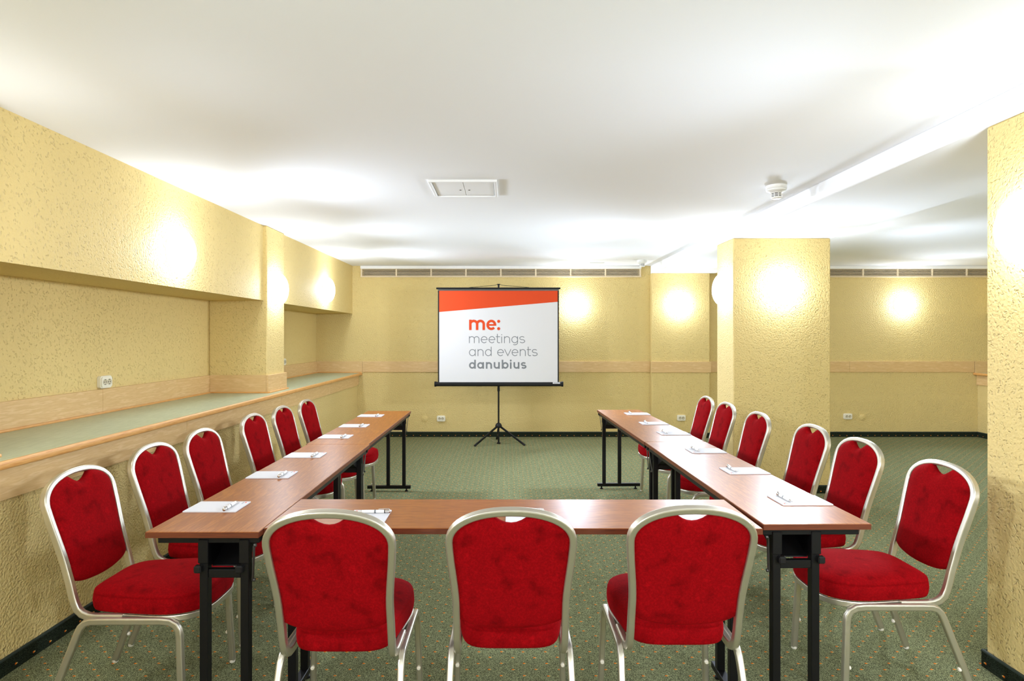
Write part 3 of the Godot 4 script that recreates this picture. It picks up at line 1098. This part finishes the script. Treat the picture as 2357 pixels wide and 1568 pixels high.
	lathe(s, [[0.0115, -0.03], [0.017, -0.03], [0.017, 0.0], [0.014, 0.04], [0.0115, 0.04]], 16, Transform3D(Basis.IDENTITY, P(px, cy - 0.07, pd)), true)
	part("pole_collar", s, M.black_plastic, pole)
	s = begin()
	lathe(s, [[0.0, 0.0], [0.016, 0.0], [0.016, 0.018], [0.0, 0.018]], 16, Transform3D(Basis.IDENTITY, P(px, ty + 0.046, pd)), true)
	part("pole_cap", s, M.black_plastic, pole)
	s = begin()
	lathe(s, [[0.0, -0.03], [0.040, -0.03], [0.046, -0.02], [0.044, 0.0], [0.034, 0.022], [0.016, 0.034], [0.0, 0.036]], 24, Transform3D(Basis.IDENTITY, P(px, 0.246, pd)))
	part("tripod_hub", s, M.black_plastic, o)
	s = begin()
	lathe(s, [[0.0, 0.004], [0.026, 0.004], [0.026, 0.018], [0.0, 0.018]], 20, Transform3D(Basis.IDENTITY, P(px, 0, pd)), true)
	part("spreader_collar", s, M.black_plastic, o)
	for f in [[-0.400, 8.112], [0.243, 8.170], [-0.124, 8.665]]:
		var top := P(px, 0.226, pd).lerp(P(f[0], 0.226, f[1]), 0.09)
		var foot := P(f[0], 0.014, f[1])
		s = begin()
		sweep(s, [top, foot], rrect(0.026, 0.018, 0.005, 2), Vector3.UP)
		var leg := part("leg", s, M.black, o)
		s = begin()
		var t := (foot - top).normalized()
		rod(s, foot - t * 0.03, foot + t * 0.012, 0.0135, 12)
		part("foot_cap", s, M.black_plastic, leg)
		s = begin()
		rod(s, top.lerp(foot, 0.52), P(px, 0.012, pd).lerp(P(f[0], 0.012, f[1]), 0.06), 0.0028, 6)
		part("brace_wire", s, M.chrome, o)

# ------------------------------------------------------------------ notepads and pens

func build_notepads() -> void:
	# local frame: the sitter looks along +x; the pad's long side runs along x
	var pad := Node3D.new()
	var s := begin()
	box(s, Vector3(0, 0.0025, 0), Vector3(0.208, 0.005, 0.148), 0.0006)
	part("paper_block", s, M.paper, pad)
	s = begin()
	box(s, Vector3(0.090, 0.0051, -0.058), Vector3(0.006, 0.0003, 0.012), 0.0001)
	part("printed_logo", s, M.orange, pad)
	s = begin()
	box(s, Vector3(0.081, 0.0051, -0.051), Vector3(0.003, 0.0003, 0.026), 0.0001)
	part("printed_line", s, M.grey_print, pad)
	var pen := Node3D.new()
	var turn := Transform3D(Basis(Vector3.RIGHT, PI / 2), Vector3.ZERO)     # the pen lies along z, its clip end at +z
	s = begin()
	lathe(s, [[0.0, -0.066], [0.0012, -0.066], [0.0016, -0.062], [0.0044, -0.050], [0.0056, -0.042]], 16, turn)
	part("tip", s, M.chrome, pen)
	s = begin()
	lathe(s, [[0.0056, -0.042], [0.0062, -0.03], [0.0062, 0.045]], 18, turn)
	part("barrel", s, M.pen_white, pen)
	s = begin()
	lathe(s, [[0.0064, 0.006], [0.0066, 0.007], [0.0066, 0.012], [0.0064, 0.013]], 18, turn)
	part("print_band", s, M.grey_print, pen)
	s = begin()
	lathe(s, [[0.0062, 0.045], [0.0066, 0.045], [0.0066, 0.048], [0.0062, 0.048]], 18, turn, true)
	part("ring", s, M.black_plastic, pen)
	s = begin()
	lathe(s, [[0.0064, 0.048], [0.0068, 0.05], [0.0068, 0.066], [0.0055, 0.068], [0.0, 0.068]], 18, turn)
	part("cap_end", s, M.chrome, pen)
	s = begin()
	sweep(s, [Vector3(0, 0.006, 0.066), Vector3(0, 0.0105, 0.062), Vector3(0, 0.0105, 0.045), Vector3(0, 0.0085, 0.022)], rrect(0.0055, 0.0016, 0.0005, 1), Vector3.RIGHT)
	part("clip", s, M.chrome, pen)
	var list := []
	for p in [[-1.166, 2.515, 0], [-1.164, 3.098, 1], [-1.164, 3.612, 2], [-1.172, 4.285, 3], [-1.172, 4.812, 4], [-1.178, 5.428, 5]]:
		list.append([p[0], p[1], 0.0, "of the %s ledge-side chair from the cross table" % ORDER[p[2]], "ledge side"])
	for p in [[1.236, 2.615, 0], [1.226, 3.192, 1], [1.208, 3.755, 2], [1.198, 4.435, 3], [1.178, 4.945, 4], [1.176, 5.56, 5]]:
		list.append([p[0], p[1], PI + 0.02, "of the %s pillar-side chair from the cross table" % ORDER[p[2]], "pillar side"])
	list.append([-0.525, 2.358, PI / 2, "on the cross table by the ledge-side end", "cross table"])
	list.append([0.074, 2.362, PI / 2, "on the cross table before its middle chair", "cross table"])
	list.append([0.681, 2.372, PI / 2, "on the cross table by the pillar-side end", "cross table"])
	for l in list:
		var at := P(l[0], TABLE, l[1])
		var n: Node3D = pad.duplicate()
		n.name = numbered("notepad")
		add_child(n)
		n.position = at
		n.rotation.y = l[2] + rng.randf_range(-0.012, 0.012)
		tag(n, "small white notepad %s" % l[3], "notepad", "notepads on the " + l[4])
		var k: Node3D = pen.duplicate()
		k.name = numbered("ballpoint_pen")
		add_child(k)
		k.rotation.y = l[2] + rng.randf_range(-0.05, 0.05)
		k.position = at + Basis(Vector3.UP, l[2]) * Vector3(0.058, 0.0116, 0.008)
		tag(k, "silver pen on the notepad %s" % l[3], "pen", "pens on the " + l[4])
	pad.free()
	pen.free()

# ------------------------------------------------------------------ sockets, detectors, hatch

func build_fittings() -> void:
	# double sockets, facing +z in their own frame
	var proto := Node3D.new()
	var s := begin()
	sweep(s, [Vector3(0, 0, 0), Vector3(0, 0, 0.022)], rrect(0.120, 0.082, 0.018, 5), Vector3.RIGHT)
	part("housing", s, M.plastic_cream, proto)
	s = begin()
	sweep(s, [Vector3(0, 0, 0.022), Vector3(0, 0, 0.030)], rrect(0.106, 0.068, 0.014, 5), Vector3.RIGHT)
	part("face", s, M.plastic_cream, proto)
	for x in [-0.022, 0.022]:
		s = begin()
		lathe(s, [[0.0, 0.0], [0.017, 0.0], [0.0185, 0.0035], [0.020, 0.0035], [0.020, 0.0]], 24, Transform3D(Basis(Vector3.RIGHT, PI / 2), Vector3(x, 0, 0.0301)))
		var well := part("socket_well", s, M.socket_hole, proto)
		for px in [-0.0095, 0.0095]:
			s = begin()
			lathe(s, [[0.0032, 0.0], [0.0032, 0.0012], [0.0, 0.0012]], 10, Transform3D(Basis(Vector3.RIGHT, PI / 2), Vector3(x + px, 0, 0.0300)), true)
			part("pin_hole_shade", s, M.dark, well)  # dark disc in place of a hole; its colour is the shade inside
		for py in [-0.0145, 0.0145]:
			s = begin()
			box(s, Vector3(x, py, 0.0315), Vector3(0.006, 0.004, 0.003), 0.0005)
			part("earth_clip", s, M.steel_grey, well)
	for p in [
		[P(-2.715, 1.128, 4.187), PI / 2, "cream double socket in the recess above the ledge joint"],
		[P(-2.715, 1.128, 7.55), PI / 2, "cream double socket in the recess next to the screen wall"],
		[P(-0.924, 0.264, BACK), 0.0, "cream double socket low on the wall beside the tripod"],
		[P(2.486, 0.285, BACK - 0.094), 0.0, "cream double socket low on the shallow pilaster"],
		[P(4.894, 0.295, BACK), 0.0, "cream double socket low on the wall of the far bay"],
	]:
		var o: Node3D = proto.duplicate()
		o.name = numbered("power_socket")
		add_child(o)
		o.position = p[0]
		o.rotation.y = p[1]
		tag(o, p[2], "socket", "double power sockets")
	proto.free()
	for p in [[-1.163, 0.258, "round painted-over blank cover beside the socket near the tripod"], [5.112, 0.277, "round painted-over blank cover beside the far bay socket"]]:
		s = begin()
		lathe(s, [[0.047, 0.0], [0.047, 0.004], [0.044, 0.006], [0.0, 0.006]], 32, Transform3D(Basis(Vector3.RIGHT, PI / 2), Vector3.ZERO))
		var c := thing("blank_cover", p[2], "cover plate", P(p[0], p[1], BACK), 0.0, "round blank wall covers")
		part("disc", s, M.plaster, c)
	# smoke detectors, hanging from y = 0 downwards
	proto = Node3D.new()
	s = begin()
	lathe(s, [[0.0, -0.050], [0.036, -0.049], [0.060, -0.036], [0.064, -0.033], [0.064, -0.030], [0.061, -0.029], [0.061, -0.027], [0.066, -0.026], [0.066, 0.0]], 40)
	part("base", s, M.plastic_white, proto)
	s = begin()
	lathe(s, [[0.0, -0.080], [0.030, -0.080], [0.030, -0.046]], 24, Transform3D.IDENTITY, true)
	part("sensor_chamber", s, M.detector_dark, proto)
	for y in [-0.050, -0.060, -0.069, -0.078]:
		s = begin()
		lathe(s, [[0.031, y - 0.002], [0.036, y - 0.002], [0.036, y + 0.002], [0.031, y + 0.002]], 24, Transform3D.IDENTITY, true)
		part("cage_ring", s, M.plastic_white, proto)
	for k in 8:
		s = begin()
		var a := TAU * k / 8
		box(s, Vector3(0.0335 * cos(a), -0.065, -0.0335 * sin(a)), Vector3(0.005, 0.034, 0.004), 0.0005, Basis(Vector3.UP, a))
		part("cage_rib", s, M.plastic_white, proto)
	s = begin()
	lathe(s, [[0.0, -0.090], [0.024, -0.089], [0.034, -0.085], [0.036, -0.080], [0.0, -0.080]], 28)
	part("cap", s, M.plastic_white, proto)
	for p in [[1.825, 4.19, "white smoke detector on the ceiling above the pillar-side tables"], [1.81, 8.24, "white smoke detector on the ceiling near the air grille end"]]:
		var o: Node3D = proto.duplicate()
		o.name = numbered("smoke_detector")
		add_child(o)
		o.position = P(p[0], CEIL, p[1])
		tag(o, p[2], "smoke detector", "ceiling smoke detectors")
	proto.free()
	# the two-leaf ceiling hatch
	var h := thing("ceiling_hatch", "square white two-leaf access hatch in the ceiling", "hatch", P(-0.281, CEIL, 4.245))
	for e in [[Vector3(0, -0.008, 0.216), Vector3(0.448, 0.016, 0.018)], [Vector3(0, -0.008, -0.216), Vector3(0.448, 0.016, 0.018)], [Vector3(0.215, -0.008, 0), Vector3(0.018, 0.016, 0.414)], [Vector3(-0.215, -0.008, 0), Vector3(0.018, 0.016, 0.414)]]:
		s = begin()
		box(s, e[0], e[1], 0.002)
		part("frame", s, M.hatch, h)
	s = begin()
	box(s, Vector3(0, -0.001, 0), Vector3(0.41, 0.002, 0.41), 0.0004)
	part("opening", s, M.hatch, h)
	for sg in [-1.0, 1.0]:
		s = begin()
		box(s, Vector3(sg * 0.1005, -0.005, 0), Vector3(0.195, 0.006, 0.402), 0.001)
		var leaf := part("leaf", s, M.hatch, h)
		s = begin()
		lathe(s, [[0.0, 0.0], [0.007, 0.0], [0.007, 0.003], [0.0, 0.003]], 12, Transform3D(Basis.IDENTITY, Vector3(sg * 0.03, -0.0105, -0.03)), true)
		part("latch", s, M.steel_grey, leaf)
	var c := thing("ceiling_plate", "small flat white cover plate on the ceiling near the air grille", "cover plate", P(1.248, CEIL, 8.58))
	s = begin()
	box(s, Vector3(0, -0.006, 0), Vector3(0.20, 0.012, 0.20), 0.003)
	part("plate", s, M.plastic_white, c)
